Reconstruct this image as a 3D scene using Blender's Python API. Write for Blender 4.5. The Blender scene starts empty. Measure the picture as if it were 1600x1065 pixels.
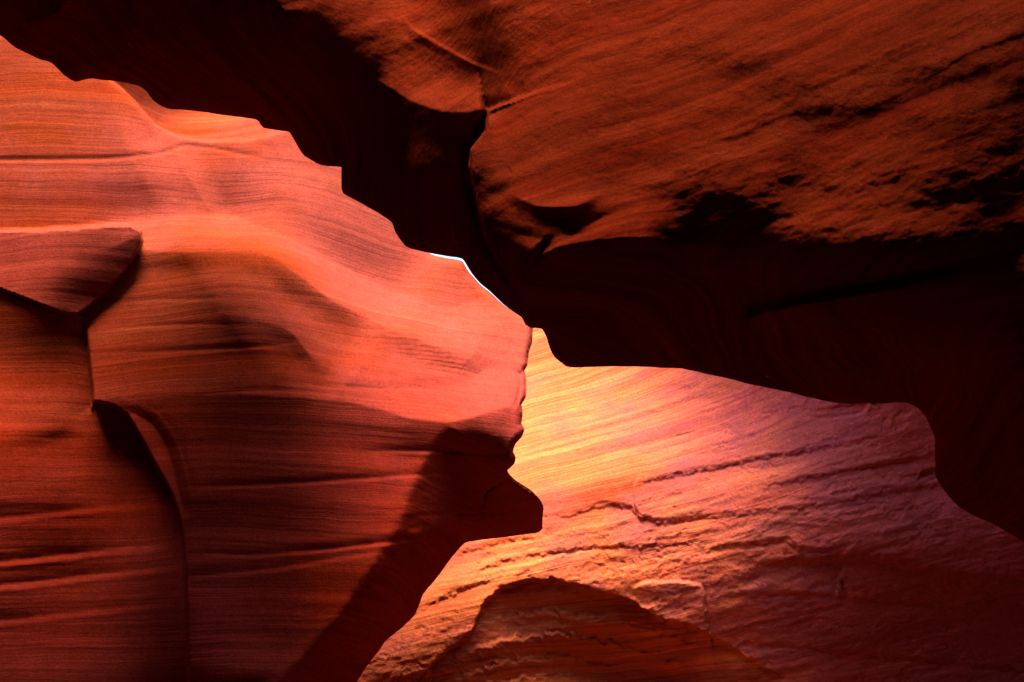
import bpy, math
import numpy as np
from mathutils import Vector, Matrix

# ------------------------------------------------------------------ camera
sc = bpy.context.scene
COL = sc.collection
PITCH = math.radians(20.0)
CAM = np.array([0.0, 0.0, 1.6])
FOCAL = 35.0
FPX = 1600.0 * FOCAL / 36.0
cd = bpy.data.cameras.new("camera")
cd.lens = FOCAL
cd.sensor_width = 36.0
cd.clip_start = 0.05
cd.clip_end = 2000.0
cam = bpy.data.objects.new("camera", cd)
cam.location = CAM
cam.rotation_euler = (math.radians(90) + PITCH, 0, 0)
COL.objects.link(cam)
sc.camera = cam

# ------------------------------------------------------------------ sky, sun, exposure
SUN_TO = Vector((-0.10, -0.30, 0.93)).normalized()          # direction from the canyon to the sun
elev = math.asin(SUN_TO.z)
azim = math.atan2(SUN_TO.x, SUN_TO.y)                      # clockwise from +Y
world = bpy.data.worlds.new("World")
sc.world = world
world.use_nodes = True
nt = world.node_tree
nt.nodes.clear()
sky = nt.nodes.new("ShaderNodeTexSky")
sky.sky_type = 'NISHITA'
sky.sun_disc = False
sky.sun_elevation = elev
sky.sun_rotation = azim
sky.air_density = 1.0
sky.dust_density = 4.0
bg = nt.nodes.new("ShaderNodeBackground")
bg.inputs[1].default_value = 0.15
wo = nt.nodes.new("ShaderNodeOutputWorld")
nt.links.new(sky.outputs[0], bg.inputs[0])
nt.links.new(bg.outputs[0], wo.inputs[0])

sd_ = bpy.data.lights.new("sun", 'SUN')
sd_.energy = 2.3
sd_.angle = math.radians(30.0)
sd_.color = (1.0, 0.86, 0.68)
sun = bpy.data.objects.new("sun", sd_)
sun.rotation_euler = SUN_TO.to_track_quat('Z', 'Y').to_euler()
COL.objects.link(sun)

sc.view_settings.view_transform = 'Standard'
sc.view_settings.look = 'None'
sc.view_settings.gamma = 1.0
sc.view_settings.exposure = 2.25
sc.cycles.max_bounces = 8
sc.cycles.diffuse_bounces = 6

# ------------------------------------------------------------------ numeric helpers
RNG = np.random.RandomState(7)
PERM = RNG.permutation(512)
GR = RNG.rand(512) * 2 * math.pi
GX, GY = np.cos(GR), np.sin(GR)


def perlin(x, y, seed=0):
    xi = np.floor(x).astype(np.int64); yi = np.floor(y).astype(np.int64)
    xf = x - xi; yf = y - yi
    u = xf * xf * xf * (xf * (xf * 6 - 15) + 10)
    v = yf * yf * yf * (yf * (yf * 6 - 15) + 10)

    def g(ix, iy, dx, dy):
        h = PERM[(PERM[(ix + seed * 37) & 511] + iy + seed * 11) & 511]
        return GX[h] * dx + GY[h] * dy
    a = g(xi, yi, xf, yf); b = g(xi + 1, yi, xf - 1, yf)
    c = g(xi, yi + 1, xf, yf - 1); d = g(xi + 1, yi + 1, xf - 1, yf - 1)
    return (a + u * (b - a)) * (1 - v) + (c + u * (d - c)) * v


def fbm(x, y, octv=4, seed=0, gain=0.5):
    r = 0; a = 1.0; f = 1.0
    for o in range(octv):
        r = r + a * perlin(x * f + o * 17.3, y * f - o * 9.1, seed + o)
        a *= gain; f *= 2.03
    return r


def smooth(t):
    t = np.clip(t, 0, 1)
    return t * t * (3 - 2 * t)


def dense(pts, step=6.0, jit=0.0, seed=0, closed=False):
    """Catmull-Rom resample of a polyline (extra columns are carried along)."""
    P = np.array(pts, float)
    n = len(P)
    out = []
    rng = range(n if closed else n - 1)
    for i in rng:
        if closed:
            p0, p1, p2, p3 = P[(i - 1) % n], P[i], P[(i + 1) % n], P[(i + 2) % n]
        else:
            p0, p1, p2, p3 = P[max(i - 1, 0)], P[i], P[i + 1], P[min(i + 2, n - 1)]
        L = np.hypot(*(p2 - p1)[:2])
        m = max(1, int(L / step))
        for k in range(m):
            t = k / m
            q = 0.5 * ((2 * p1) + (-p0 + p2) * t * 0.8 + (2 * p0 - 5 * p1 + 4 * p2 - p3) * t * t * 0.8 + (-p0 + 3 * p1 - 3 * p2 + p3) * t ** 3 * 0.8)
            lin = p1 + (p2 - p1) * t
            if len(P[0]) > 2:
                q[2:] = lin[2:]
            out.append(q * 0.8 + lin * 0.2 if True else q)
    if not closed:
        out.append(P[-1])
    O = np.array(out)
    # the weights above do not sum to one away from the knots: blend keeps the knots exact
    if jit:
        s = np.arange(len(O)) * 0.22
        O[:, 0] += jit * (perlin(s, s * 0 + 3.3, seed) + perlin(s * .3, s * 0 + 8.3, seed) * 1.6)
        O[:, 1] += jit * (perlin(s, s * 0 + 5.7, seed + 1) + perlin(s * .3, s * 0 + 1.7, seed) * 1.6)
    return O


def seg_dist(X, Y, P, closed=False):
    """distance, side sign (+ = right-hand side when walking, y down), third column along the line, nearest point"""
    n = len(P)
    best = np.full(X.shape, 1e18); side = np.zeros(X.shape); val = np.zeros(X.shape)
    nx = np.zeros(X.shape); ny = np.zeros(X.shape)
    has = P.shape[1] > 2
    for i in range(n if closed else n - 1):
        a = P[i]; b = P[(i + 1) % n]
        dx, dy = b[0] - a[0], b[1] - a[1]
        L2 = dx * dx + dy * dy + 1e-9
        t = np.clip(((X - a[0]) * dx + (Y - a[1]) * dy) / L2, 0, 1)
        qx = a[0] + t * dx; qy = a[1] + t * dy
        d = (X - qx) ** 2 + (Y - qy) ** 2
        m = d < best
        best = np.where(m, d, best)
        s = dx * (Y - a[1]) - dy * (X - a[0])
        side = np.where(m, np.sign(s), side)
        nx = np.where(m, qx, nx); ny = np.where(m, qy, ny)
        if has:
            val = np.where(m, a[2] + t * (b[2] - a[2]), val)
    return np.sqrt(best), side, val, nx, ny


def blur(A, sig):
    n = max(1, int(sig * 2.5))
    k = np.exp(-0.5 * (np.arange(-n, n + 1) / sig) ** 2); k /= k.sum()
    for ax in (0, 1):
        B = np.pad(A, [(n, n) if a == ax else (0, 0) for a in (0, 1)], mode='edge')
        R = 0
        for i, w in enumerate(k):
            R = R + w * (B[i:i + A.shape[0]] if ax == 0 else B[:, i:i + A.shape[1]])
        A = R
    return A


def window(X, Y, P, R):
    """index window of the grid that lies within R of the line"""
    xs = X[0]; ys = Y[:, 0]
    xs = X.mean(0); ys = Y.mean(1)
    a = np.searchsorted(xs, P[:, 0].min() - R); b = np.searchsorted(xs, P[:, 0].max() + R)
    c = np.searchsorted(ys, P[:, 1].min() - R); d = np.searchsorted(ys, P[:, 1].max() + R)
    return slice(max(c - 1, 0), d + 1), slice(max(a - 1, 0), b + 1)


def soft_val(x, y, P):
    num = 0; den = 0
    for q in P:
        w = 1.0 / ((x - q[0]) ** 2 + (y - q[1]) ** 2 + 30.0) ** 1.5
        num = num + w * q[2]; den = den + w
    return num / den


def ridge(D, X, Y, pts, wr, wl, pr=2.0, pl=2.0, step=14, rough=0.0, split=None):
    """push the surface towards the camera (third column, metres) along a line; wr / wl are the falloff
    widths in the picture plane on the right / left side of the walking direction"""
    P = dense(pts, step)
    m = window(X, Y, P, max(wr, wl) * 1.3 + 10)
    x, y = X[m], Y[m]
    if x.size == 0:
        return
    d, s, v, qx, _ = seg_dist(x, y, P)
    kk = smooth(d / 50) * smooth(np.abs(v) / (0.4 * np.abs(P[:, 2]).max() + 1e-9))
    v = v * (1 - kk) + soft_val(x, y, P) * kk
    if rough:
        d = np.abs(d + rough * fbm(x / 18, y / 18, 3, 5))
    w = np.where(s > 0, wr, wl); p = np.where(s > 0, pr, pl)
    if split:
        w = np.where((s > 0) & (qx > split[0]), split[1], w)
    C = v * np.maximum(0, 1 - d / w) ** p
    if max(wr, wl) > 24:
        k = smooth((d - 10) / (0.35 * w + 6))
        C = C * (1 - k) + blur(C, 4.0) * k
    D[m] -= C


def step_(D, X, Y, pts, w, reach_r, reach_l=1e9, stp=14, rough=0.0):
    """depth step (third column, metres, added on the RIGHT side), w = blend width"""
    P = dense(pts, stp)
    m = window(X, Y, P, max(min(reach_r, 2000), 30) * 1.1)
    x, y = X[m], Y[m]
    if x.size == 0:
        return
    d, s, v, _, _ = seg_dist(x, y, P)
    kk = smooth(d / 50) * smooth(np.abs(v) / (0.4 * np.abs(P[:, 2]).max() + 1e-9))
    v = v * (1 - kk) + soft_val(x, y, P) * kk
    sd = d * s
    if rough:
        sd = sd + rough * fbm(x / 14, y / 14, 3, 9)
    C = v * smooth(sd / w) * np.where(sd > 0, np.maximum(0, 1 - np.maximum(sd, 0) / reach_r) ** 1.5, 0)
    if reach_r > 40:
        k = smooth((sd - w - 2) / 30)
        C = C * (1 - k) + blur(C, 6.0) * k
    D[m] += C


def facet(D, X, Y, pts, reach=2000, soft=6.0, rough=0.0, stp=14):
    """turn the surface away on the right side of a line: third column = metres of depth per pixel"""
    P = dense(pts, stp)
    m = window(X, Y, P, reach)
    x, y = X[m], Y[m]
    d, s, v, _, _ = seg_dist(x, y, P)
    sd = d * s
    if rough:
        sd = sd + rough * fbm(x / 16, y / 16, 3, 13)
    C = v * 0.5 * (sd + np.sqrt(sd * sd + soft * soft)) * smooth((reach - d) / 120)
    k = smooth((d - soft) / 40)
    D[m] += C * (1 - k) + blur(C, 8.0) * k


def patch(D, X, Y, poly, ctrl, edge=3.0, round_px=0.0, round_m=0.0, along=None):
    """a surface of its own that lies over (or behind) the rest inside a polygon"""
    P = dense(poly, 8, closed=True)
    m = window(X, Y, P, 20)
    x, y = X[m], Y[m]
    d, _, _, _, _ = seg_dist(x, y, P, closed=True)
    sd = np.where(inside(x, y, P), d, -d)
    S = tps(ctrl, x, y)
    if along is not None:
        A = dense(along, 8)
        da, _, _, _, _ = seg_dist(x, y, A)
        t = np.clip(1 - da / round_px, 0, 1)
        S = S + round_m * t ** 2.2
    k = smooth(sd / edge + 0.5)
    D[m] = D[m] * (1 - k) + S * k


def tps(ctrl, X, Y):
    C = np.array(ctrl, float)
    x = C[:, 0] / 400; y = C[:, 1] / 400; z = C[:, 2]
    n = len(C)

    def U(r2):
        return 0.5 * r2 * np.log(r2 + 1e-12)
    K = U((x[:, None] - x[None]) ** 2 + (y[:, None] - y[None]) ** 2) + np.eye(n) * 0.02
    A = np.zeros((n + 3, n + 3)); A[:n, :n] = K; A[:n, n] = 1; A[:n, n + 1] = x; A[:n, n + 2] = y
    A[n, :n] = 1; A[n + 1, :n] = x; A[n + 2, :n] = y
    w = np.linalg.solve(A, np.concatenate([z, np.zeros(3)]))
    Xs = X / 400; Ys = Y / 400
    R = w[n] + w[n + 1] * Xs + w[n + 2] * Ys
    for i in range(n):
        R = R + w[i] * U((Xs - x[i]) ** 2 + (Ys - y[i]) ** 2)
    return R


CP, SP = math.cos(PITCH), math.sin(PITCH)


def to_world(px, py, d):
    """a point seen at (px, py) of the 1600 x 1065 photograph, d metres along the optical axis"""
    x = (px - 800.0) / FPX * d
    u = (532.5 - py) / FPX * d
    return np.stack([x, d * CP - u * SP, CAM[2] + d * SP + u * CP], -1)


def inside(X, Y, P):
    r = np.zeros(X.shape, bool)
    n = len(P)
    for i in range(n):
        x1, y1 = P[i][:2]; x2, y2 = P[(i + 1) % n][:2]
        if y1 == y2:
            continue
        c = ((y1 > Y) != (y2 > Y)) & (X < (x2 - x1) * (Y - y1) / (y2 - y1) + x1)
        r ^= c
    return r


def axis(lo, a, b, hi, fine, coarse=26):
    return np.concatenate([np.arange(lo, a, coarse), np.arange(a, b, fine), np.arange(b, hi + 1, coarse)])


def add_mesh(name, V, F, N, mat, parent=None):
    me = bpy.data.meshes.new(name)
    nl = sum(map(len, F)) if isinstance(F, list) else F.size
    me.from_pydata(V.tolist(), [], F if isinstance(F, list) else F.tolist())
    me.update()
    for p in (me.polygons,):
        p.foreach_set("use_smooth", np.ones(len(p), bool))
    if N is not None:
        me.normals_split_custom_set_from_vertices(N.tolist())
    me.materials.append(mat)
    o = bpy.data.objects.new(name, me)
    COL.objects.link(o)
    if parent is not None:
        o.parent = parent
    return o


def rock_mass(root, body_name, outline, depth_fn, xs, ys, mat, thick, shift, round_px, round_m, parts=()):
    """a sculpted rock: a front surface on a fine grid, cut at its outline, turned back along the outline and
    closed behind. parts = [(name, polygon, material or None)] take their faces from the same surface."""
    X, Y = np.meshgrid(xs, ys)
    ny, nx = X.shape
    step = min(np.diff(xs).min(), np.diff(ys).min())
    d, _, _, qx, qy = seg_dist(X, Y, outline, closed=True)
    ins = inside(X, Y, outline)
    hx = np.gradient(xs)[None, :] + 0 * X; hy = np.gradient(ys)[:, None] + 0 * Y
    cell = np.maximum(hx, hy)
    snap = d < 0.72 * cell
    keepv = ins | snap
    X = np.where(snap, qx, X); Y = np.where(snap, qy, Y)
    dd = np.where(snap, 0, d)
    D = depth_fn(X, Y)
    t = np.clip(1 - dd / round_px, 0, 1)
    D = D + round_m * (1 - np.sqrt(np.maximum(0, 1 - t * t * 0.985)))
    Pw = to_world(X, Y, D)
    # normals on the whole grid (towards the camera)
    gx = np.gradient(Pw, axis=1); gy = np.gradient(Pw, axis=0)
    N = np.cross(gx, gy)
    N = N / (np.linalg.norm(N, axis=-1, keepdims=True) + 1e-12)
    view = Pw - CAM
    flip = (N * view).sum(-1) > 0
    N[flip] *= -1
    kc = keepv[:-1, :-1] & keepv[1:, :-1] & keepv[:-1, 1:] & keepv[1:, 1:]
    idx = np.arange(nx * ny).reshape(ny, nx)
    quads = np.stack([idx[:-1, :-1], idx[1:, :-1], idx[1:, 1:], idx[:-1, 1:]], -1)[kc]
    cx = (X[:-1, :-1] + X[1:, 1:])[kc] / 2; cy = (Y[:-1, :-1] + Y[1:, 1:])[kc] / 2
    Vf = Pw.reshape(-1, 3); Nf = N.reshape(-1, 3)
    Pix = np.stack([X.ravel(), Y.ravel(), D.ravel()], -1)
    owner = np.zeros(len(quads), int)
    for k, (pn, poly, pm) in enumerate(parts):
        m = inside(cx, cy, dense(poly, 8, closed=True))
        owner[m] = k + 1
    out = []
    for k in range(len(parts) + 1):
        Q = quads[owner == k]
        if not len(Q):
            continue
        used, inv = np.unique(Q, return_inverse=True)
        inv = inv.reshape(Q.shape)
        if k:
            o = add_mesh(parts[k - 1][0], Vf[used], inv, Nf[used], parts[k - 1][2] or mat, root)
            out.append(o)
            continue
        o = add_mesh(body_name, Vf[used], inv, Nf[used], mat, root)
        out.append(o)
    # the sides and the back, turned away from the camera
    e = np.concatenate([quads[:, [0, 1]], quads[:, [1, 2]], quads[:, [2, 3]], quads[:, [3, 0]]])
    es = np.sort(e, 1)
    key = es[:, 0].astype(np.int64) * (nx * ny) + es[:, 1]
    u, first, cnt = np.unique(key, return_index=True, return_counts=True)
    be = e[first[cnt == 1]]
    bu, binv = np.unique(be, return_inverse=True)
    binv = binv.reshape(be.shape)
    nb = len(bu)
    rings = [Vf[bu]]
    K = 7
    B = Pix[bu]
    for k in range(1, K + 1):
        f = (k / K)
        wob = 40 * f * (1 - f) * fbm(B[:, 0] / 60, B[:, 1] / 60 + k * 1.3, 3, 4)
        dk = B[:, 2] + thick * f
        sc_ = B[:, 2] / dk                       # keep the metric size, so the sides run straight back
        px = B[:, 0] + shift[0] * f + wob * (1 if shift[0] else 0)
        py = B[:, 1] + shift[1] * f + wob * (1 if shift[1] else 0)
        rings.append(to_world(px, py, dk))
    V = np.concatenate(rings)
    F = []
    for k in range(K):
        for a, b in binv:
            F.append((b + k * nb, a + k * nb, a + (k + 1) * nb, b + (k + 1) * nb))
    lut = np.full(nx * ny, -1); lut[bu] = np.arange(nb) + K * nb
    st = 1
    qu = np.unique(quads)
    inner = qu[lut[qu] < 0]
    lut[inner] = len(V) + np.arange(len(inner))
    Bi = Pix[inner]
    V = np.concatenate([V, to_world(Bi[:, 0] + shift[0], Bi[:, 1] + shift[1], Bi[:, 2] + thick)])
    F = F + lut[quads][:, ::-1].tolist()
    add_mesh("rock_flank", V, F, None, mat, root)
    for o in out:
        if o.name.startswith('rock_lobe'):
            o['label'] = 'rounded rock lobe tinted mauve for skylight'
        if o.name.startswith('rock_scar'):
            o['label'] = 'dark brown hollow under an arched lip'
    return out


# ------------------------------------------------------------------ materials
def rock_material(name, cols, dip=(0.0, 0.0), band=3.0, fine=26.0, patch=0.8, patch_col=None, patch_amt=0.5,
                  bump=0.02, grain=0.004, seed=0.0, spots=None, vary=0.35, pit=0.0, zone=None, low=None, gscale=60.0, seam=0.5):
    """sandstone: layers follow s = z + dip.x*x + dip.y*y (object space), warped a little"""
    m = bpy.data.materials.new(name)
    m.use_nodes = True
    t = m.node_tree; t.nodes.clear()
    L = t.links.new

    def nd(ty, **kw):
        n = t.nodes.new(ty)
        for k, v in kw.items():
            setattr(n, k, v)
        return n

    def math_(op, a, b=None, clamp=False):
        n = nd("ShaderNodeMath", operation=op); n.use_clamp = clamp
        for i, v in enumerate((a, b)):
            if v is None:
                continue
            if isinstance(v, (int, float)):
                n.inputs[i].default_value = v
            else:
                L(v, n.inputs[i])
        return n.outputs[0]

    def noise(vec, scale, detail=4, rough=0.55):
        n = nd("ShaderNodeTexNoise"); n.inputs['Scale'].default_value = scale
        n.inputs['Detail'].default_value = detail; n.inputs['Roughness'].default_value = rough
        L(vec, n.inputs['Vector'])
        return n.outputs['Fac']

    def ramp(fac, stops, interp='LINEAR'):
        n = nd("ShaderNodeValToRGB"); n.color_ramp.interpolation = interp
        el = n.color_ramp.elements
        while len(el) < len(stops):
            el.new(0.5)
        for e, (p, c) in zip(el, stops):
            e.position = p; e.color = (*c, 1) if len(c) == 3 else c
        L(fac, n.inputs[0])
        return n.outputs[0]

    def mix(fac, a, b, mode='MIX'):
        n = nd("ShaderNodeMix", data_type='RGBA', blend_type=mode)
        for k, v in ((0, fac), (6, a), (7, b)):
            if isinstance(v, (int, float)):
                n.inputs[k].default_value = v
            elif isinstance(v, tuple):
                n.inputs[k].default_value = (*v, 1)
            else:
                L(v, n.inputs[k])
        return n.outputs[2]

    tc = nd("ShaderNodeTexCoord")
    mp = nd("ShaderNodeMapping"); mp.inputs['Location'].default_value = (seed, seed * 1.7, seed * 0.6)
    L(tc.outputs['Object'], mp.inputs[0])
    P = mp.outputs[0]
    sep = nd("ShaderNodeSeparateXYZ"); L(P, sep.inputs[0])
    warp = noise(P, 0.7, 3, 0.5)
    s = math_('ADD', sep.outputs[2], math_('MULTIPLY', sep.outputs[0], dip[0]))
    s = math_('ADD', s, math_('MULTIPLY', sep.outputs[1], dip[1]))
    s = math_('ADD', s, math_('MULTIPLY', math_('SUBTRACT', warp, 0.5), 0.22))

    def strat(fx, fs):
        c = nd("ShaderNodeCombineXYZ")
        L(math_('MULTIPLY', sep.outputs[0], fx), c.inputs[0])
        L(math_('MULTIPLY', sep.outputs[1], fx), c.inputs[1])
        L(math_('MULTIPLY', s, fs), c.inputs[2])
        return c.outputs[0]
    n_band = noise(strat(0.22, band), 1.0, 5, 0.6)
    n_fine = noise(strat(0.22, fine), 1.0, 3, 0.55)
    n_hair = noise(strat(0.5, fine * 4.0), 1.0, 2, 0.5)
    n_patch = noise(P, patch, 5, 0.6)
    n_grain = noise(P, gscale, 3, 0.75)
    n_bed = noise(strat(0.08, fine * .22), 1.0, 2, 0.5)
    n_seam = noise(strat(0.16, fine * 1.7), 1.0, 3, 0.55)
    n_mid = noise(P, 9.0, 5, 0.62)
    base = ramp(n_band, [(0.30, cols[0]), (0.44, cols[1]), (0.56, cols[2]), (0.70, cols[3])])
    fine_v = ramp(n_fine, [(0.30, (1 - vary,) * 3), (0.5, (1, 1, 1)), (0.72, (1 + vary * .6,) * 3)])
    base = mix(1.0, base, fine_v, 'MULTIPLY')
    hair_v = ramp(n_hair, [(0.36, (1 - vary * 1.1,) * 3), (0.50, (1, 1, 1)), (0.66, (1 + vary * .7,) * 3)])
    base = mix(1.0, base, hair_v, 'MULTIPLY')
    sv = ramp(n_seam, [(0.385, (1, 1, 1)), (0.397, (1 - seam,) * 3), (0.412, (1, 1, 1)), (0.528, (1, 1, 1)), (0.535, (1 - seam * .7,) * 3), (0.544, (1, 1, 1)), (0.60, (1, 1, 1)), (0.607, (1 - seam,) * 3), (0.62, (1.06,) * 3)])
    base = mix(math_('MULTIPLY', math_('SUBTRACT', n_mid, 0.36), 4.0, True), base, sv, 'MULTIPLY')
    bv = ramp(n_bed, [(0.38, (0.80, 0.74, 0.72)), (0.43, (1, 1, 1)), (0.52, (1.0, 1.0, 1.0)), (0.55, (1.13, 1.2, 1.2)), (0.60, (0.9, 0.86, 0.86))])
    base = mix(0.75, base, bv, 'MULTIPLY')
    if patch_col:
        pf = ramp(n_patch, [(0.46, (0, 0, 0)), (0.62, (patch_amt,) * 3)])
        base = mix(pf, base, patch_col)
    if zone:                       # mauve painted in for skylit shade, over the wall beyond a ragged edge
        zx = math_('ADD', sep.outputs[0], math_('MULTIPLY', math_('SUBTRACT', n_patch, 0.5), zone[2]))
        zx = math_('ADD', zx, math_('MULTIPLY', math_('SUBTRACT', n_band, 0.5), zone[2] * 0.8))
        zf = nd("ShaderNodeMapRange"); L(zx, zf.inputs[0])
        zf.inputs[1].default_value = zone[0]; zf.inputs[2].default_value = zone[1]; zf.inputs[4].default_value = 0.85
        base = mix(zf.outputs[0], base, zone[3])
    if low:                        # deeper red painted in towards the bottom, for the dim bounced light
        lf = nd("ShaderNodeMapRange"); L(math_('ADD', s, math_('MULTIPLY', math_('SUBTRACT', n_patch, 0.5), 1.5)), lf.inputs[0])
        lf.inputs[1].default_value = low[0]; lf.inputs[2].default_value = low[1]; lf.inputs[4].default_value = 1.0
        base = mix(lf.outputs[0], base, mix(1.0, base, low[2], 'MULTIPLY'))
    if spots:
        n_sp = noise(strat(2.2, 5.5), 1.0, 6, 0.72)
        sf = ramp(n_sp, [(spots[1], (0, 0, 0)), (spots[1] + 0.03, (0.8,) * 3)])
        base = mix(sf, base, spots[0])
    gv = ramp(n_grain, [(0.27, (0.68,) * 3), (0.5, (1, 1, 1)), (0.75, (1.34,) * 3)])
    base = mix(1.0, base, gv, 'MULTIPLY')
    mv = ramp(n_mid, [(0.25, (0.86,) * 3), (0.5, (1, 1, 1)), (0.75, (1.12,) * 3)])
    base = mix(1.0, base, mv, 'MULTIPLY')
    bs = nd("ShaderNodeBsdfPrincipled")
    L(base, bs.inputs['Base Color'])
    bs.inputs['Roughness'].default_value = 0.85
    bs.inputs['Specular IOR Level'].default_value = 0.0
    modl = math_('MULTIPLY', math_('SUBTRACT', n_patch, 0.25), 2.4, True)
    ledge = ramp(n_fine, [(0.36, (0, 0, 0)), (0.41, (.32,) * 3), (0.50, (.42,) * 3), (0.53, (.7,) * 3), (0.62, (.8,) * 3), (0.655, (1,) * 3)])
    h = math_('MULTIPLY', math_('MULTIPLY', math_('ADD', math_('MULTIPLY', n_fine, 0.6), math_('MULTIPLY', ledge, 0.25)), modl), bump)
    h = math_('ADD', h, math_('MULTIPLY', n_hair, bump * 0.22))
    h = math_('ADD', h, math_('MULTIPLY', n_grain, grain))
    h = math_('ADD', h, math_('MULTIPLY', n_mid, pit if pit else bump * 0.4))
    b = nd("ShaderNodeBump"); b.inputs['Strength'].default_value = 1.0; b.inputs['Distance'].default_value = 1.0
    L(h, b.inputs['Height'])
    L(b.outputs[0], bs.inputs['Normal'])
    o = nd("ShaderNodeOutputMaterial"); L(bs.outputs[0], o.inputs[0])
    return m


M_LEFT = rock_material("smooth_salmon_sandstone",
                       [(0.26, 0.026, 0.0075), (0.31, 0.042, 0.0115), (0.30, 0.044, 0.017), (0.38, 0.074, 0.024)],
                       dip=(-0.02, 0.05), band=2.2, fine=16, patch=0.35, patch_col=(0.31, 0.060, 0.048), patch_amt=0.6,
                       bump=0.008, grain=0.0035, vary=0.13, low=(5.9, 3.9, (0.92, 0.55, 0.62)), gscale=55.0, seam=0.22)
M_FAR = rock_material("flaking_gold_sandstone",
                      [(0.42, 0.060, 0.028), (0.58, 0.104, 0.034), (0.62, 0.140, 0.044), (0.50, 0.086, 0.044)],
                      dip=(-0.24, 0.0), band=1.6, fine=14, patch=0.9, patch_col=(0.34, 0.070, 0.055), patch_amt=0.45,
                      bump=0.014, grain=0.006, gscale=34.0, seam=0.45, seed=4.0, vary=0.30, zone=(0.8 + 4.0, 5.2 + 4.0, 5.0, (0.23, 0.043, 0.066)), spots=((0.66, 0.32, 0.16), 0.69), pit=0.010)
M_LOBE = rock_material("skylight_tint_sandstone",
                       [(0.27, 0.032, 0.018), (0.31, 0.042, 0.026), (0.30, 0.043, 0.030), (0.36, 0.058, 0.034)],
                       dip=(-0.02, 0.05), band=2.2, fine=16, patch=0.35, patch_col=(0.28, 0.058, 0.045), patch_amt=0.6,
                       bump=0.006, grain=0.0035, vary=0.12, gscale=55.0, seam=0.25)  # same rock as the left wall, with the sky's mauve light put into its colour
M_SCAR = rock_material("dark_brown_sandstone",
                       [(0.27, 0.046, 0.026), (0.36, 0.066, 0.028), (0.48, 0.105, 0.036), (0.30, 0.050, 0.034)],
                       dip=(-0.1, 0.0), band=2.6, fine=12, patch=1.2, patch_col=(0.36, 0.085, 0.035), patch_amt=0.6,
                       bump=0.014, grain=0.003, seed=6.0, vary=0.30, pit=0.010)  # darker and browner than the wall around the hollow
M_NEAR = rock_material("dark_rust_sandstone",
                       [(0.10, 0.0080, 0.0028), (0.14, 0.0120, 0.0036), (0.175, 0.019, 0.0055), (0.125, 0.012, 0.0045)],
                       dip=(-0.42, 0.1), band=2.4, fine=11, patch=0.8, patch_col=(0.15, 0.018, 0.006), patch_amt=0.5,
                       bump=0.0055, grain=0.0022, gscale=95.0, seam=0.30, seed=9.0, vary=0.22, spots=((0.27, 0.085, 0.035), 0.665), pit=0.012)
M_SAND = rock_material("canyon_sand", [(0.13, 0.040, 0.020)] * 4, band=1, fine=3, bump=0.01, grain=0.004, vary=0.05)


def tag(o, label=None, cat=None, kind=None, group=None):
    if label: o['label'] = label
    if cat: o['category'] = cat
    if kind: o['kind'] = kind
    if group: o['group'] = group
    return o


def root_at(name, loc, label, cat):
    o = bpy.data.objects.new(name, None)
    COL.objects.link(o)
    o.empty_display_size = 0.3
    return tag(o, label, cat, 'thing')


FINE = 2.6

# ------------------------------------------------------------------ the overhang (dark, in front)
OV_EDGE = [(-420, -190), (-200, -60), (-60, 15), (0, 55), (25, 75), (60, 92), (80, 98), (100, 118), (118, 128), (140, 123), (170, 126), (215, 134), (228, 142),
           (240, 158), (262, 170), (300, 173), (345, 180), (400, 186), (412, 200), (440, 205), (452, 207), (462, 222),
           (475, 243), (495, 255), (510, 259), (535, 262), (536, 275), (533, 290), (536, 303), (560, 316), (590, 333),
           (612, 348), (618, 365), (635, 386), (660, 393), (700, 401), (722, 405), (735, 425), (750, 443), (765, 455),
           (785, 475), (805, 490), (815, 497), (820, 508), (828, 513), (846, 514), (853, 525), (860, 545), (868, 558),
           (885, 571), (900, 573), (935, 571), (980, 572), (1060, 575), (1080, 578), (1130, 588), (1180, 601), (1230, 612),
           (1290, 625), (1330, 629), (1380, 629), (1415, 627), (1432, 635), (1446, 650), (1455, 670), (1461, 690),
           (1462, 740), (1475, 765), (1495, 788), (1520, 803), (1560, 822), (1600, 846), (1700, 900), (1860, 1010), (2150, 1180)]
ov_line = dense(OV_EDGE, 5, jit=1.0, seed=2)[:, :2]
OV_OUT = np.concatenate([ov_line, [(2150, -420), (1300, -420), (1000, -300), (700, -200), (300, -190), (-100, -260), (-420, -330)]])


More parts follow.
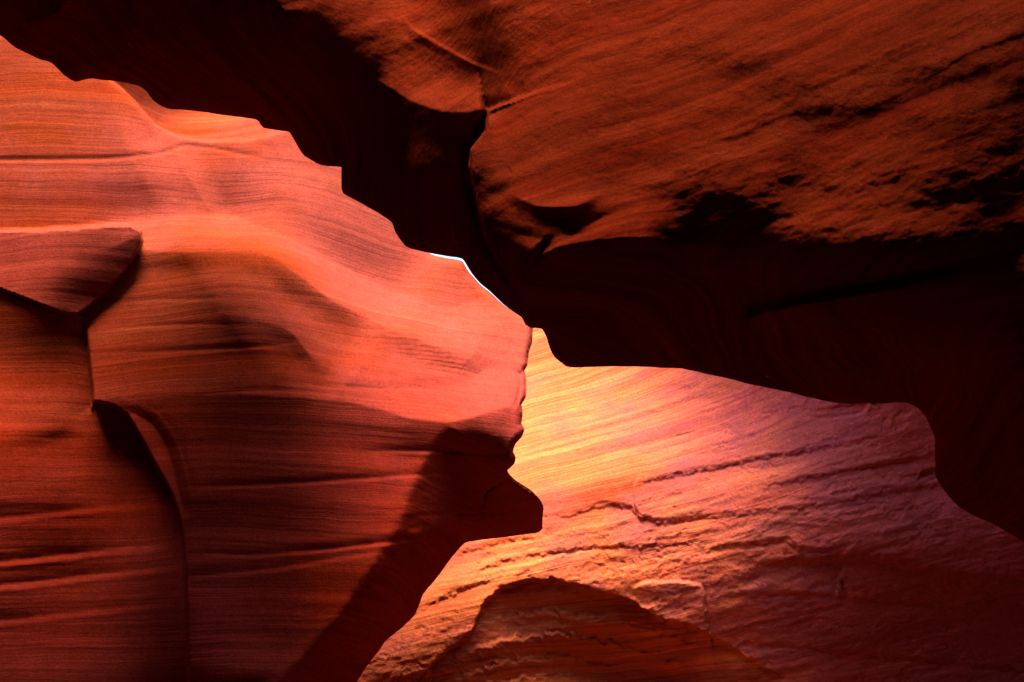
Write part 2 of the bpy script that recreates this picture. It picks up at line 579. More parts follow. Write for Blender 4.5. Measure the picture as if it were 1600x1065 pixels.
def ov_depth(X, Y):
    D = tps([(-400, -400, 5.2), (-400, -100, 6.2), (0, -300, 5.0), (0, 0, 6.3), (100, 100, 7.0), (200, 60, 6.3), (200, -200, 5.3), (260, 160, 7.2), (400, 100, 5.9), (400, 180, 7.0), (460, 30, 4.95),
             (550, -200, 5.5), (600, 60, 5.12), (640, -20, 5.26), (545, 95, 5.1), (640, 150, 4.93), (690, 100, 4.82), (690, 160, 4.72), (725, 165, 4.6), (760, 20, 4.6), (760, -200, 5.1), (500, 160, 5.7), (480, 240, 7.0),
             (560, 300, 5.7), (690, 390, 4.75), (772, 380, 3.92), (650, 260, 4.5), (700, 250, 4.3), (750, 180, 4.42), (745, 250, 4.16), (755, 330, 3.98), (640, 330, 4.75), (800, 200, 4.22), (800, 300, 4.02), (840, 400, 3.9), (850, 520, 5.4), (830, 480, 4.6),
             (1000, 250, 4.0), (1000, 80, 4.4), (1000, -150, 4.9), (1000, 380, 3.9), (1000, 480, 4.8), (1000, 565, 6.0),
             (1250, 0, 4.35), (1250, 200, 3.95), (1250, 260, 3.89), (1250, 320, 3.86), (1250, 400, 3.85), (1250, 470, 3.96), (1250, 550, 4.8), (1250, 615, 6.0), (1250, -250, 5.0), (1600, -200, 4.6),
             (1600, 60, 3.9), (1600, 200, 3.80), (1600, 330, 3.69), (1600, 430, 3.67), (1600, 600, 3.66), (1600, 740, 3.85), (1420, 540, 4.15), (1420, 620, 5.9), (1600, 840, 4.6), (1500, 740, 4.9),
             (2100, -200, 4.0), (2100, 300, 3.65), (2100, 800, 4.0)], X, Y)
    # lower brink of the sunlit upper slab, dropping to the dark underside
    ridge(D, X, Y, [(380, -60, 0.2), (430, 0, 0.30), (455, 35, 0.34), (466, 65, 0.34), (500, 76, 0.32), (545, 100, 0.32), (590, 127, 0.30),
                    (640, 157, 0.30), (690, 174, 0.29), (730, 176, 0.26), (750, 175, 0.20), (762, 173, 0.035), (800, 160, 0.014), (850, 142, 0.006), (905, 126, 0.0)], 130, 190, 1.0, 1.5, rough=2, split=(760, 3.5))
    # the near bulge stands forward of the ledge at its left edge: walking down, right side = west
    step_(D, X, Y, [(900, 128, 0.0), (840, 145, 0.05), (800, 160, 0.12), (764, 174, 0.4), (760, 205, 0.7), (737, 235, 0.8), (735, 262, 0.85), (742, 300, 1.0), (752, 345, 1.1),
                    (765, 380, 1.15), (790, 425, 1.15), (810, 462, 1.1), (838, 505, 0.9)], 3, 700)
    # folds of the near bulge
    ridge(D, X, Y, [(790, 300, 0.0), (840, 322, 0.10), (900, 322, 0.12), (945, 300, 0.0)], 26, 50, 1.2, 2)
    ridge(D, X, Y, [(760, 345, 0.0), (850, 375, -0.04), (930, 345, -0.06), (1000, 320, 0.0)], 34, 30, 1.5, 2)
    ridge(D, X, Y, [(790, 430, 0.05), (820, 440, 0.2), (838, 402, 0.26), (880, 385, 0.30), (950, 374, 0.30), (1010, 372, 0.26),
                    (1060, 382, 0.14), (1120, 380, 0.10), (1200, 372, 0.06), (1300, 350, 0.03), (1420, 330, 0.01), (1550, 310, 0.0)], 120, 75, 0.9, 1.8, rough=3)
    ridge(D, X, Y, [(825, 425, 0.0), (838, 405, -0.10), (850, 388, -0.08), (868, 375, 0.0)], 12, 12, 1.2, 1.2)
    ridge(D, X, Y, [(1030, 430, 0.0), (1100, 415, 0.05), (1200, 402, 0.05), (1330, 385, 0.04), (1480, 360, 0.03), (1620, 330, 0.0)], 90, 40, 2, 2)
    ridge(D, X, Y, [(1180, 460, 0.0), (1300, 430, 0.05), (1450, 402, 0.06), (1600, 372, 0.07), (1800, 330, 0.04)], 100, 45, 2, 2)
    m_ = smooth((X - 1040) / 160) * smooth((Y - 290) / 60) * smooth((500 - Y) / 50)
    D = D * (1 - m_) + blur(blur(D, 9.0), 9.0) * m_
    # the fin that noses out of the shade at the right
    ridge(D, X, Y, [(1600, 380, -0.04), (1450, 425, -0.05), (1300, 462, -0.06), (1180, 480, -0.05), (1150, 500, 0)], 36, 50, 1.5, 1.5)
    ridge(D, X, Y, [(1168, 520, 0.05), (1174, 500, 0.16), (1200, 486, 0.18), (1290, 470, 0.18), (1400, 452, 0.10), (1520, 425, 0.0)], 110, 14, 1.4, 1.0)
    ridge(D, X, Y, [(1170, 515, 0.10), (1200, 545, 0.12), (1300, 580, 0.12), (1450, 600, 0.0)], 10, 60, 1.0, 2)
    # flaked scarp below the smooth slab
    step_(D, X, Y, [(1640, 40, 0.0059), (1560, 66, 0.0059), (1510, 84, 0.0053), (1470, 110, 0.0036), (1400, 150, 0.0030), (1340, 175, 0.0030), (1305, 160, 0.0020), (1290, 175, 0.0030), (1230, 178, 0.0030), (1180, 200, 0.0030), (1150, 215, 0.0033),
                    (1090, 218, 0.0036), (1050, 212, 0.0036), (1010, 200, 0.0036), (975, 188, 0.0033), (945, 196, 0.0030), (930, 190, 0.0020), (922, 175, 0.0)][::-1], 3, 110, rough=2)
    ridge(D, X, Y, [(625, 25, 0.0), (645, 45, 0.02), (690, 72, 0.02), (740, 100, 0.02), (790, 120, 0.0)], 16, 40, 1, 2)
    step_(D, X, Y, [(625, 22, 0.0), (642, 45, 0.018), (690, 74, 0.018), (740, 101, 0.018), (800, 122, 0.0)][::-1], 5, 120)
    # undulation of the dark underside at the left
    ridge(D, X, Y, [(30, 40, 0), (90, 20, 0.12), (120, -30, 0.15), (140, -90, 0)], 60, 60, 2, 2)
    ridge(D, X, Y, [(200, -50, 0), (215, 40, 0.14), (300, 110, 0.12), (380, 150, 0.0)], 80, 60, 2, 2)
    ridge(D, X, Y, [(330, -50, 0), (370, 60, 0.16), (450, 150, 0.14), (530, 250, 0.05)], 70, 90, 2, 2)
    ridge(D, X, Y, [(610, 215, 0), (615, 280, 0.08), (612, 345, 0.08)], 14, 70, 1, 2)
    # texture
    low = smooth((Y - (200 - 0.12 * (X - 900))) / 150) * smooth((X - 780) / 300)
    upper = 1 - low
    s = (Y + 0.36 * X)
    D += 0.012 * fbm(X / 900, s / 44, 2, 21) * upper
    D += 0.004 * fbm(X / 30, Y / 24, 4, 22, 0.6) * upper
    D += 0.012 * fbm(X / 75, (Y + .2 * X) / 30, 5, 23, 0.60) * low * smooth((480 - Y) / 120)
    D += 0.010 * fbm(X / 70, Y / 55, 4, 24)
    D += 0.05 * fbm(X / 260, Y / 150, 2, 25)
    D += 0.018 * fbm(X / 420, (Y + 0.22 * X) / 16, 3, 26) * smooth((Y + .2 * X - 640) / 80) * smooth((X - 900) / 200)
    return D


ov_root = root_at("rock_overhang", (0, 4, 4), "dark rust sandstone overhang jutting in front of both lit walls, its underside in black shade", "rock overhang")
xs = axis(-420, -20, 1620, 2150, FINE); ys = axis(-420, -20, 860, 1180, FINE)
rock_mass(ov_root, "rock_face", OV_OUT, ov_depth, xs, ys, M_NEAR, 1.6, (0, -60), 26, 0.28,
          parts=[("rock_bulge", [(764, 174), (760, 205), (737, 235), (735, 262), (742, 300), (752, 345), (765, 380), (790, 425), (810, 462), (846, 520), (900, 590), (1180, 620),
                                 (1168, 500), (1300, 455), (1640, 385), (1640, 240), (1300, 260), (1090, 225), (930, 190), (850, 145)], None),
                 ("rock_fin", [(1168, 510), (1180, 490), (1290, 466), (1450, 440), (1640, 390), (2150, 250), (2150, 1200), (1400, 900), (1400, 640), (1300, 640), (1190, 610)], None),
                 ("rock_shelf", [(-420, -420), (380, -420), (380, -60), (430, 0), (466, 67), (545, 102), (640, 159), (690, 176), (764, 176), (735, 240), (750, 345), (800, 450), (840, 505), (800, 520), (-100, 200), (-440, 0)], None)])

# ------------------------------------------------------------------ the left wall
LW_R = [(640, 370), (672, 397), (700, 404), (722, 408.5), (733.5, 425.5), (749.3, 444.9), (764, 456), (786, 476.5), (800, 486), (832, 505), (832, 520), (831, 535), (826, 550), (824, 570), (819, 579), (822, 587), (822, 600), (822, 619), (815, 631),
        (817, 642), (815, 661), (820, 670), (815, 682), (805, 692), (801, 704), (805, 712), (804, 722), (795, 731), (791, 734),
        (802, 747), (825, 762), (842, 777), (849, 790), (848, 810), (847, 825), (842, 830), (812, 835), (775, 840), (730, 846), (722, 852),
        (710, 865), (697, 882), (680, 905), (662, 927), (650, 957), (630, 978), (605, 997), (590, 1018), (575, 1037), (557, 1065), (500, 1150), (420, 1260), (350, 1400)]
lw_line = dense(LW_R, 5, jit=0.9, seed=6)[:, :2]
LW_OUT = np.concatenate([[(560, 200), (630, 330)], lw_line, [(-500, 1400), (-500, -350), (400, -350)]])


LOBE = [(-520, 372), (-200, 366), (0, 361), (110, 357), (180, 352), (205, 353), (219, 362), (222, 376), (215, 393), (192, 428), (155, 466), (122, 493), (92, 488), (0, 453), (-120, 410), (-300, 388), (-520, 380)]
BLADE = [(-520, 380), (-300, 388), (-120, 410), (0, 453), (92, 488), (122, 493), (131, 505), (137, 530), (141, 575), (145, 620), (141, 648), (120, 668), (62, 683), (0, 686), (-200, 690), (-520, 700)]
ALCOVE = [(-520, 700), (-200, 690), (0, 686), (62, 683), (120, 668), (141, 648), (146, 628), (175, 632), (200, 648), (222, 685), (246, 730), (268, 770), (282, 815), (288, 870), (291, 940), (295, 1065), (298, 1420), (-520, 1420)]


def lw_depth(X, Y):
    D = tps([(-450, -300, 11.8), (-450, 200, 10.4), (-450, 600, 8.9), (-450, 1000, 8.2), (-450, 1380, 7.7), (0, -300, 11.8), (0, 60, 10.35),
             (0, 240, 9.95), (0, 350, 9.68), (0, 600, 8.9), (0, 850, 8.3), (0, 1065, 7.8), (0, 1380, 7.2),
             (200, 130, 10.25), (200, 240, 9.94), (200, 340, 9.7), (220, 400, 9.3), (390, 400, 8.98), (300, 500, 8.85), (300, 610, 8.5), (300, 750, 8.0), (300, 1000, 7.3), (300, 1300, 6.6),
             (400, 230, 10.0), (350, 330, 9.72), (560, 425, 9.75), (500, 250, 10.2), (520, 480, 9.1), (500, 590, 8.65), (560, 665, 8.45), (480, 850, 7.9), (420, 1000, 7.5), (650, 400, 10.5), (700, 480, 10.2),
             (680, 545, 9.5), (700, 620, 9.1), (820, 520, 10.2), (800, 580, 9.8), (790, 640, 9.2), (700, 690, 8.8), (790, 720, 8.8), (600, 820, 8.1), (700, 830, 8.3), (820, 800, 8.5),
             (650, 900, 7.9), (560, 1000, 7.6), (500, 1065, 7.4), (450, 1300, 6.8)], X, Y)
    # the wall rounds over at the upper saddle; the pink slab lies behind it
    step_(D, X, Y, [(120, 60, 0.0), (168, 124, 0.2), (190, 140, 0.5), (215, 166, 0.6), (243, 196, 0.6), (280, 214, 0.5), (330, 222, 0.35), (390, 220, 0.22), (440, 207, 0.1), (470, 195, 0.0)][::-1], 4, 1500)
    facet(D, X, Y, [(120, 60, 0.0), (168, 124, 0.004), (215, 166, 0.011), (243, 196, 0.012), (280, 214, 0.012), (330, 222, 0.012), (390, 220, 0.010), (440, 207, 0.005), (470, 195, 0.0)][::-1], reach=400, soft=4)
    # bedding crack
    ridge(D, X, Y, [(-300, 252, -0.02), (0, 250, -0.02), (150, 249, -0.018), (250, 241, -0.02), (285, 229, -0.018), (330, 232, -0.014), (420, 250, -0.008), (535, 268, 0.0)], 4, 7, 1, 1)
    # shoulder below the saddle: the wall turns to face away on its left
    ridge(D, X, Y, [(255, 205, 0.0), (285, 260, 0.10), (325, 325, 0.10), (370, 360, 0)], 130, 90, 2, 1.6)
    step_(D, X, Y, [(120, 60, 0.0), (150, 120, .2), (195, 235, .3), (250, 335, .3), (305, 430, .3), (365, 520, .28), (430, 590, .2), (500, 650, 0)][::-1], 105, 1500)
    # pale sloping ledge: concave along its upper crest, sharp along its lower lip
    ridge(D, X, Y, [(-300, 370, -0.05), (0, 362, -0.05), (110, 352, -0.08), (210, 343, -0.12), (350, 335, -0.16), (400, 350, -0.16), (500, 396, -0.16), (560, 430, -0.16),
                    (640, 466, -0.16), (700, 482, -0.12), (745, 468, -0.1), (775, 455, 0.0)], 50, 60, 1.0, 1.0)
    ridge(D, X, Y, [(190, 398, 0.03), (215, 391, 0.10), (280, 394, 0.12), (390, 392, 0.13), (430, 405, 0.14), (480, 440, 0.15), (520, 470, 0.16), (600, 510, 0.15), (680, 540, 0.14),
                    (732, 560, 0.12), (750, 582, 0.0)], 34, 60, 1.0, 1.0)
    # facet right of the soft shoulder that runs down from the lip
    ridge(D, X, Y, [(395, 400, 0.0), (425, 470, 0.06), (460, 520, 0.09), (490, 565, 0.08), (520, 600, 0)], 110, 150, 1.6, 1.6)
    ridge(D, X, Y, [(330, 488, 0.0), (400, 500, 0.03), (450, 516, 0.07), (478, 545, 0.08), (500, 567, 0.06), (560, 590, 0.05), (640, 590, 0.05), (745, 583, 0.0)], 26, 60, 1.0, 1.4)
    # lower shelf lip
    ridge(D, X, Y, [(150, 628, 0.0), (250, 618, 0.03), (350, 612, 0.04), (440, 620, 0.06), (530, 624, 0.10), (600, 640, 0.14), (640, 652, 0.17), (700, 658, 0.18), (740, 650, 0.17),
                    (785, 636, 0.20), (812, 634, 0.12)], 60, 55, 1.0, 0.9)
    # bedding grooves and little steps
    for pts, w in (([(280, 762, 0), (400, 757, .030), (520, 750, .035), (640, 742, .02), (700, 738, 0)], 6),
                   ([(300, 862, 0), (400, 866, .03), (520, 856, .04), (640, 842, .05), (730, 838, .03)], 7),
                   ([(280, 900, 0), (420, 888, .03), (560, 865, .02), (640, 855, 0)], 10),
                   ([(150, 552, 0), (300, 547, .02), (420, 540, .02), (480, 530, 0)], 5),
                   ([(150, 515, 0), (300, 508, .02), (420, 510, 0)], 4),
                   ([(140, 475, 0), (300, 468, .015), (420, 470, 0)], 4),
                   ([(300, 616, 0), (400, 610, .025), (480, 612, .02), (560, 622, 0)], 5),
                   ([(420, 596, 0), (520, 604, .025), (640, 607, .02), (745, 600, 0)], 5),
                   ([(560, 705, 0), (640, 703, .03), (700, 705, .05), (790, 712, .04)], 6),
                   ([(640, 806, 0), (720, 802, .03), (800, 800, .03), (845, 798, 0.02)], 4)):
        ridge(D, X, Y, [(a, b, -c * .6) for a, b, c in pts], w * .6, w * 2.2, 1, 1.5, rough=1.0)
    for k in range(9):
        yy = 405 + k * 7.5
        ridge(D, X, Y, [(560 + k * 10, yy + 108, 0), (620 + k * 6, yy + 112, -.014), (690 + k * 3, yy + 118, -.02), (735, yy + 120 + k * .5, 0)], 2.5, 5, 1, 1, rough=1)
    # nose block crack
    ridge(D, X, Y, [(795, 744, -0.02), (765, 762, -0.05), (754, 775, -0.05), (753, 800, -0.05), (750, 818, -0.05), (738, 832, -0.02)], 4, 6, 1, 1, rough=1)
    # the shaded flank turns away to the right, the dark underside turns under to the lower right
    facet(D, X, Y, [(700, 664, 0.0), (688, 684, 0.0075), (655, 740, 0.0085), (622, 828, 0.0085), (600, 858, 0.0085), (560, 920, 0.008), (520, 975, 0.009), (480, 1020, 0.009), (440, 1065, 0.009), (380, 1150, 0.009), (300, 1300, 0.009)][::-1], reach=420, soft=6, rough=1)
    facet(D, X, Y, [(860, 800, 0.006), (800, 808, 0.014), (740, 815, 0.018), (690, 832, 0.02), (640, 862, 0.02), (590, 925, 0.014), (540, 985, 0.006), (470, 1065, 0.004), (380, 1200, 0.0)][::-1], reach=420, soft=14, rough=1)
    # small blocks on the broken right edge
    for (bx, by, r, a) in ((650, 836, 16, .04),):
        q = np.maximum(0, 1 - ((X - bx) / r) ** 2 - ((Y - by) / (r * .8)) ** 2)
        D -= a * q
    ridge(D, X, Y, [(800, 575, 0), (812, 583, -0.05), (814, 600, -0.05), (808, 625, -0.04), (800, 640, 0)], 4, 4, 1, 1)
    brk = smooth((X - 640 + (Y - 700) * .5) / 60) * smooth((Y - 660) / 40)
    # scooped lobes at the left
    patch(D, X, Y, LOBE, [(-500, 370, 9.5), (-500, 400, 9.3), (0, 361, 9.32), (0, 453, 9.1), (110, 357, 9.17), (200, 354, 9.17), (222, 376, 9.12), (190, 428, 9.08), (122, 493, 8.98), (60, 478, 8.9), (100, 420, 8.98), (0, 410, 9.2)],
          along=[(190, 354), (219, 362), (222, 376), (192, 428), (155, 466)], round_px=75, round_m=0.05)
    patch(D, X, Y, BLADE, [(-500, 400, 9.3), (-500, 690, 8.7), (-200, 420, 9.2), (0, 455, 9.15), (60, 480, 8.92), (122, 495, 9.0), (0, 530, 9.1), (70, 545, 9.0), (120, 560, 8.9), (0, 600, 8.95), (90, 610, 8.82), (141, 620, 8.8), (0, 650, 8.75), (80, 650, 8.67), (120, 664, 8.70), (0, 686, 8.57)],
          along=[(131, 505), (137, 530), (141, 575), (145, 620), (141, 648)], round_px=60, round_m=0.09)
    patch(D, X, Y, ALCOVE, [(-500, 720, 8.7), (-500, 1400, 7.2), (0, 700, 8.55), (60, 692, 8.61), (100, 688, 8.65), (130, 676, 8.70), (146, 660, 8.74), (160, 645, 8.79), (205, 672, 8.72), (0, 732, 8.47), (60, 740, 8.46), (100, 760, 8.41), (240, 760, 8.5), (150, 800, 8.38), (0, 820, 8.26), (280, 840, 8.0), (150, 900, 8.12), (288, 900, 7.72),
                           (0, 930, 8.0), (292, 1000, 7.38), (150, 1000, 7.8), (0, 1065, 7.72), (150, 1200, 7.3), (298, 1400, 6.4), (0, 1400, 6.7)],
          along=[(222, 685), (246, 730), (268, 770), (282, 815), (288, 870), (291, 940), (295, 1065), (298, 1400)], round_px=50, round_m=0.05)
    # the scoop under the lower lobe is worn smooth into the alcove
    q_ = dense([(-520, 700), (-200, 690), (0, 686), (62, 683), (118, 669), (136, 655)], 8)
    m_ = window(X, Y, q_, 60)
    d_ = seg_dist(X[m_], Y[m_], q_)[0]
    k_ = smooth((22 - d_) / 14)
    D[m_] = D[m_] * (1 - k_) + blur(D[m_], 3.2) * k_
    # the thin curling rib beside the alcove
    ridge(D, X, Y, [(150, 629, 0.0), (180, 634, -0.02), (235, 658, -0.05), (262, 700, -0.08), (278, 760, -0.06), (290, 810, 0.0)][::-1], 18, 30, 1.2, 1.2)
    for yy, a in ((800, .015), (868, .03), (905, .03), (960, .015)):
        ridge(D, X, Y, [(-300, yy + 30, -a), (0, yy + 8, -a), (120, yy - 5, -a), (240, yy - 18, -a * .7), (286, yy - 22, 0)], 8, 40, 1, 2, rough=1.5)
    Z = to_world(X, Y, D)
    s = Z[..., 2] + 0.05 * Z[..., 1] + 0.03 * Z[..., 0]
    D += 0.012 * fbm(X / 40, Y / 22, 4, 31) * brk
    D += 0.005 * fbm(X / 900, s * 7.0, 2, 32) * (1 - .5 * brk)
    D += 0.002 * fbm(X / 600, s * 22.0, 2, 33)
    D += 0.03 * fbm(X / 300, Y / 200, 2, 35)
    dark = smooth((Y - 680) / 160)
    D += 0.018 * fbm(X / 1100, s * 2.6, 2, 36) * dark
    return D


lw_root = root_at("rock_wall", (0, 8, 4), "smooth salmon red sandstone wall with flowing ledges and a pointed nose", "rock wall")
xs = axis(-500, -20, 870, 900, FINE); ys = axis(-350, 40, 1090, 1400, FINE)
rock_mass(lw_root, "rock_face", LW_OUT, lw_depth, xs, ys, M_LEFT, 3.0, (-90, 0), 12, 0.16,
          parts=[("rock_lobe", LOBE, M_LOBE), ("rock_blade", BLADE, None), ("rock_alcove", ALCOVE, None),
                 ("rock_nose", [(792, 738), (765, 760), (754, 775), (753, 800), (750, 818), (730, 850), (860, 850), (860, 780), (810, 730)], None)])

# ------------------------------------------------------------------ the far wall
FW_OUT = dense([(640, 470), (740, 484), (835, 496), (900, 470), (1000, 380), (1200, 250), (1500, 150), (1900, 100), (2000, 500), (2000, 1350), (300, 1350), (420, 1000), (600, 700)], 10, jit=1.5, seed=3, closed=True)[:, :2]


def fw_depth(X, Y):
    D = tps([(640, 470, 20.6), (830, 500, 19.2), (830, 620, 17.0), (830, 740, 15.2), (800, 860, 14.1), (700, 960, 13.4), (600, 1060, 13.1), (500, 1300, 13.0),
             (1000, 560, 17.0), (1000, 700, 15.3), (1000, 850, 14.3), (950, 1000, 14.15), (950, 1200, 14.2),
             (1000, 400, 16.8), (1200, 600, 14.7), (1200, 700, 14.2), (1200, 850, 13.8), (1200, 1000, 14.0), (1200, 1250, 14.1), (1200, 300, 12.6),
             (1400, 450, 11.8), (1400, 620, 12.9), (1450, 750, 13.1), (1400, 850, 13.2), (1400, 1000, 14.0), (1400, 1250, 14.8), (1500, 200, 8.6),
             (1600, 600, 11.6), (1600, 850, 12.6), (1600, 1000, 13.6), (1600, 1250, 14.6), (1950, 300, 8.2), (1950, 700, 11.0), (1950, 1200, 12.0)], X, Y)
    s = Y + 0.20 * (X - 1000)
    # long bedding breaks rising to the right
    for pts, w, a in (([(985, 757, .0), (1030, 745, .12), (1120, 728, .14), (1200, 712, .12), (1290, 697, .10), (1380, 680, .0)], 8, 1),
                      ([(860, 805, .04), (900, 800, .10), (940, 786, .14), (985, 792, .14), (1005, 806, .16), (1030, 813, .18), (1100, 806, .12), (1200, 796, .08), (1330, 778, .06), (1465, 756, .10), (1600, 735, .04)], 9, 1),
                      ([(1080, 862, .0), (1130, 852, .14), (1180, 848, .16), (1230, 842, .14), (1250, 856, .14), (1310, 858, .10), (1330, 845, .0)], 8, 1),
                      ([(600, 900, .04), (700, 870, .05), (760, 850, .06), (860, 832, .05), (960, 822, .0)], 8, 1),
                      ([(940, 640, .0), (1040, 605, .05), (1120, 600, .05), (1200, 615, .0)], 8, 1)):
        step_(D, X, Y, [(p[0], p[1], p[2] * .35) for p in pts], 5, 120, rough=5)
        ridge(D, X, Y, [(p[0], p[1], -p[2] * .2) for p in pts], 9, 4, 1, 1, rough=3)
    # hollow under the arch-shaped scar
    step_(D, X, Y, [(640, 1100, .1), (680, 1030, .16), (735, 985, .22), (752, 945, .26), (775, 922, .20), (810, 907, .20), (860, 902, .16), (900, 912, .15), (950, 925, .18), (985, 935, .30),
                    (1010, 952, .42), (1040, 967, .44), (1075, 975, .40), (1108, 987, .2), (1160, 1020, .08), (1230, 1060, .0)], 5, 700, rough=5)
    ridge(D, X, Y, [(740, 1010, 0), (860, 985, .18), (960, 968, .22), (1040, 985, .2), (1100, 1040, 0)], 60, 40, 1.0, 1.5, rough=6)
    step_(D, X, Y, [(1150, 872, .0), (1250, 868, .08), (1370, 862, .14), (1440, 878, .18), (1520, 892, .22), (1620, 900, .24), (1800, 900, .24)], 16, 500, rough=6)
    facet(D, X, Y, [(640, 1100, .0), (735, 985, .004), (752, 945, .006), (775, 922, .006), (810, 907, .006), (860, 902, .005), (950, 925, .005), (1010, 952, .007), (1075, 975, .007), (1108, 987, .003), (1170, 1030, .0)], reach=230, soft=4, rough=3)
    for q, (yy, a) in enumerate(((950, .10), (985, .14), (1020, .10), (1050, .12))):
        step_(D, X, Y, [(700, yy + 40, 0), (770, yy + 14, -a), (860, yy, -a), (960, yy + 16, -a), (1050, yy + 40, -a * .5), (1110, yy + 60, 0)], 7, 60, rough=9)
    # the tongue of orange rock inside the scar
    step_(D, X, Y, [(985, 918, 0), (1000, 908, -.06), (1060, 904, -.08), (1098, 912, -.08), (1104, 945, -.1), (1110, 985, -.12)], 5, 130, rough=2)
    for pts in ([(1330, 700, 0), (1400, 760, .03), (1440, 800, .03), (1500, 840, 0)], [(850, 690, 0), (930, 668, .02), (1000, 648, .03), (1080, 622, .02), (1150, 610, 0)],
                [(1120, 930, 0), (1240, 926, .04), (1380, 935, .05), (1500, 950, .04), (1620, 960, 0)], [(1110, 1000, 0), (1260, 1010, .04), (1450, 1030, .05), (1620, 1050, .03)],
                [(870, 640, 0), (960, 618, .02), (1060, 596, .02)], [(840, 712, 0), (940, 700, .03), (1060, 678, .03), (1180, 650, 0)], [(1180, 760, 0), (1300, 738, .04), (1420, 716, .05), (1470, 706, 0)],
                [(720, 900, 0), (800, 872, .04), (900, 856, .05), (1040, 850, .04), (1120, 842, 0)], [(640, 960, 0), (700, 930, .05), (760, 905, .04), (800, 890, 0)]):
        step_(D, X, Y, pts, 3, 60, rough=5)
        ridge(D, X, Y, [(p[0], p[1], -p[2] * .5) for p in pts], 5, 3, 1, 1, rough=4)
    # small loose plates
    for pts in ([(1030, 745, 0), (1000, 740, .05), (990, 770, .06), (1000, 806, .05), (1030, 813, 0)],
                [(1310, 858, 0), (1318, 880, .08), (1312, 905, .09), (1325, 900, 0)],
                [(1270, 640, 0), (1310, 632, .05), (1360, 628, .06), (1350, 645, .05), (1300, 655, .04), (1255, 655, 0)],
                [(1430, 750, 0), (1440, 735, .08), (1465, 728, .10), (1470, 745, .06), (1430, 765, 0)]):
        step_(D, X, Y, pts, 3, 60, rough=2)
    # flaking plates
    w1 = fbm(X / 90, s / 45, 3, 41)
    p = fbm(X / 150 + w1 * .5, s / 42 + w1 * .5, 5, 42, 0.55)
    k = 3.2
    q = p * k
    f = q - np.floor(q)
    terr = (np.floor(q) + smooth((f - 0.42) / 0.16)) / k
    amt = 0.35 + 0.65 * smooth((s - 720) / 120)
    D += 0.024 * terr * amt
    p2 = fbm(X / 60 + 7, s / 20, 4, 43, 0.55) * 2.6
    f2 = p2 - np.floor(p2)
    D += 0.013 * (np.floor(p2) + smooth((f2 - .40) / .2)) / 2.6 * (0.3 + amt)
    D += 0.022 * fbm(X / 900, s / 40, 2, 44) + 0.006 * fbm(X / 300, s / 9, 3, 45)
    D += 0.007 * fbm(X / 34, Y / 26, 4, 46)
    ch = fbm(X / 46, s / 20, 4, 48, 0.6)
    D += 0.013 * smooth((ch - 0.16) / 0.07) * smooth((fbm(X / 210, s / 70, 2, 49) + .12) / .2)
    D += 0.10 * fbm(X / 320, Y / 160, 2, 47)
    return D


fw_root = root_at("rock_wall", (3, 14, 4), "cracked sandstone wall behind the gap, glowing gold beside the pointed nose and tinted mauve as if by skylight", "rock wall")
xs = axis(300, 540, 1620, 2000, 2.2); ys = axis(100, 490, 1080, 1350, 2.2)
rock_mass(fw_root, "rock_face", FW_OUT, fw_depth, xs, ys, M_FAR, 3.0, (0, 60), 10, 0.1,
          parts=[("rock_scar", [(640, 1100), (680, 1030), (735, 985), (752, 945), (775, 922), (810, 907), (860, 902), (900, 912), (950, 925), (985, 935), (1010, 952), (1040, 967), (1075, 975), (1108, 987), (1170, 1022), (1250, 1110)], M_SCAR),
                 ("rock_flake", [(985, 918), (1000, 908), (1060, 904), (1098, 912), (1104, 945), (1111, 988), (1072, 976), (1040, 967), (1010, 952), (992, 938)], None)])

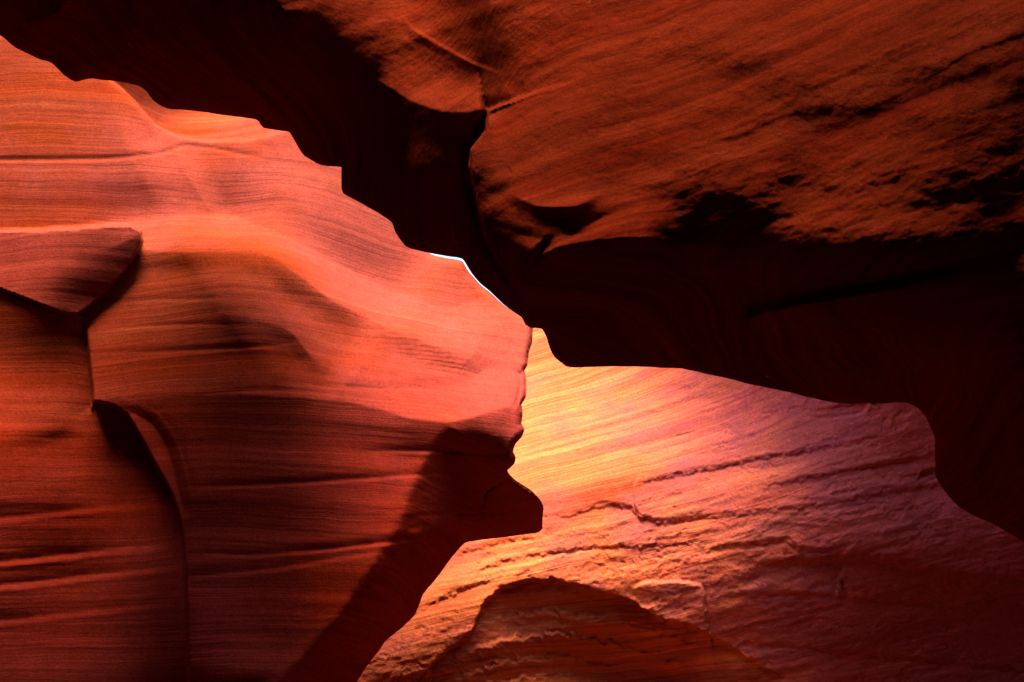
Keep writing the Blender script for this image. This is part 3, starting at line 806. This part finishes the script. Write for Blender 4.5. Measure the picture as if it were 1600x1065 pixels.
# ------------------------------------------------------------------ unseen canyon round the camera, its walls leaned in to block sky light
def enclosure():
    bot = [(11.0, 16), (10.2, 12), (7.0, 8), (5.6, 4), (4.8, 0), (3.0, -3), (-1.0, -3.8), (-4.0, -2.2), (-5.4, 1.5), (-6.8, 5), (-9.2, 10), (-12, 14)]
    top = [(9.5, 16), (8.6, 12), (6.0, 8), (3.8, 5), (2.6, 3.2), (1.6, 2.2), (0.0, 1.7), (-1.6, 1.9), (-3.4, 3.0), (-5.4, 5.5), (-8.6, 10), (-12, 14)]
    mz = 70
    B = np.array(bot, float); Tt = np.array(top, float)
    u = np.linspace(0, len(bot) - 1, 240)
    k = np.arange(len(bot))
    b = np.stack([np.interp(u, k, B[:, i]) for i in (0, 1)], -1)
    t = np.stack([np.interp(u, k, Tt[:, i]) for i in (0, 1)], -1)
    Z = np.linspace(-1.0, 9.5, mz)[:, None]
    w = smooth((Z - 0.5) / 10.5) * 1.0
    f = np.clip(w * 1.25, 0, 1)[..., None]
    P = b[None] * (1 - f) + t[None] * f
    U = np.broadcast_to(u[None], P.shape[:2]); ZZ = np.broadcast_to(Z, P.shape[:2])
    n = 0.55 * fbm(U * 1.1, ZZ * .3, 3, 51) + 0.10 * fbm(U * 2, ZZ * 2.5, 3, 52)
    c = P - np.array([0, 3.0]); c /= np.linalg.norm(c, axis=-1, keepdims=True)
    P = P + c * (n + 0.25)[..., None]
    V = np.concatenate([P, ZZ[..., None]], -1).reshape(-1, 3)
    m = len(u)
    idx = np.arange(m * mz).reshape(mz, m)
    F = np.stack([idx[:-1, :-1], idx[:-1, 1:], idx[1:, 1:], idx[1:, :-1]], -1).reshape(-1, 4)
    tag(add_mesh("canyon_shade_walls", V, F, None, M_NEAR), kind='structure')


enclosure()
nx = 120
gx, gy = np.meshgrid(np.linspace(-30, 30, nx), np.linspace(-15, 45, nx))
gz = 0.12 * fbm(gx * .5, gy * .5, 4, 61) - 0.1
V = np.stack([gx, gy, gz], -1).reshape(-1, 3)
idx = np.arange(nx * nx).reshape(nx, nx)
F = np.stack([idx[:-1, :-1], idx[:-1, 1:], idx[1:, 1:], idx[1:, :-1]], -1).reshape(-1, 4)
tag(add_mesh("ground", V, F, None, M_SAND), kind='structure')
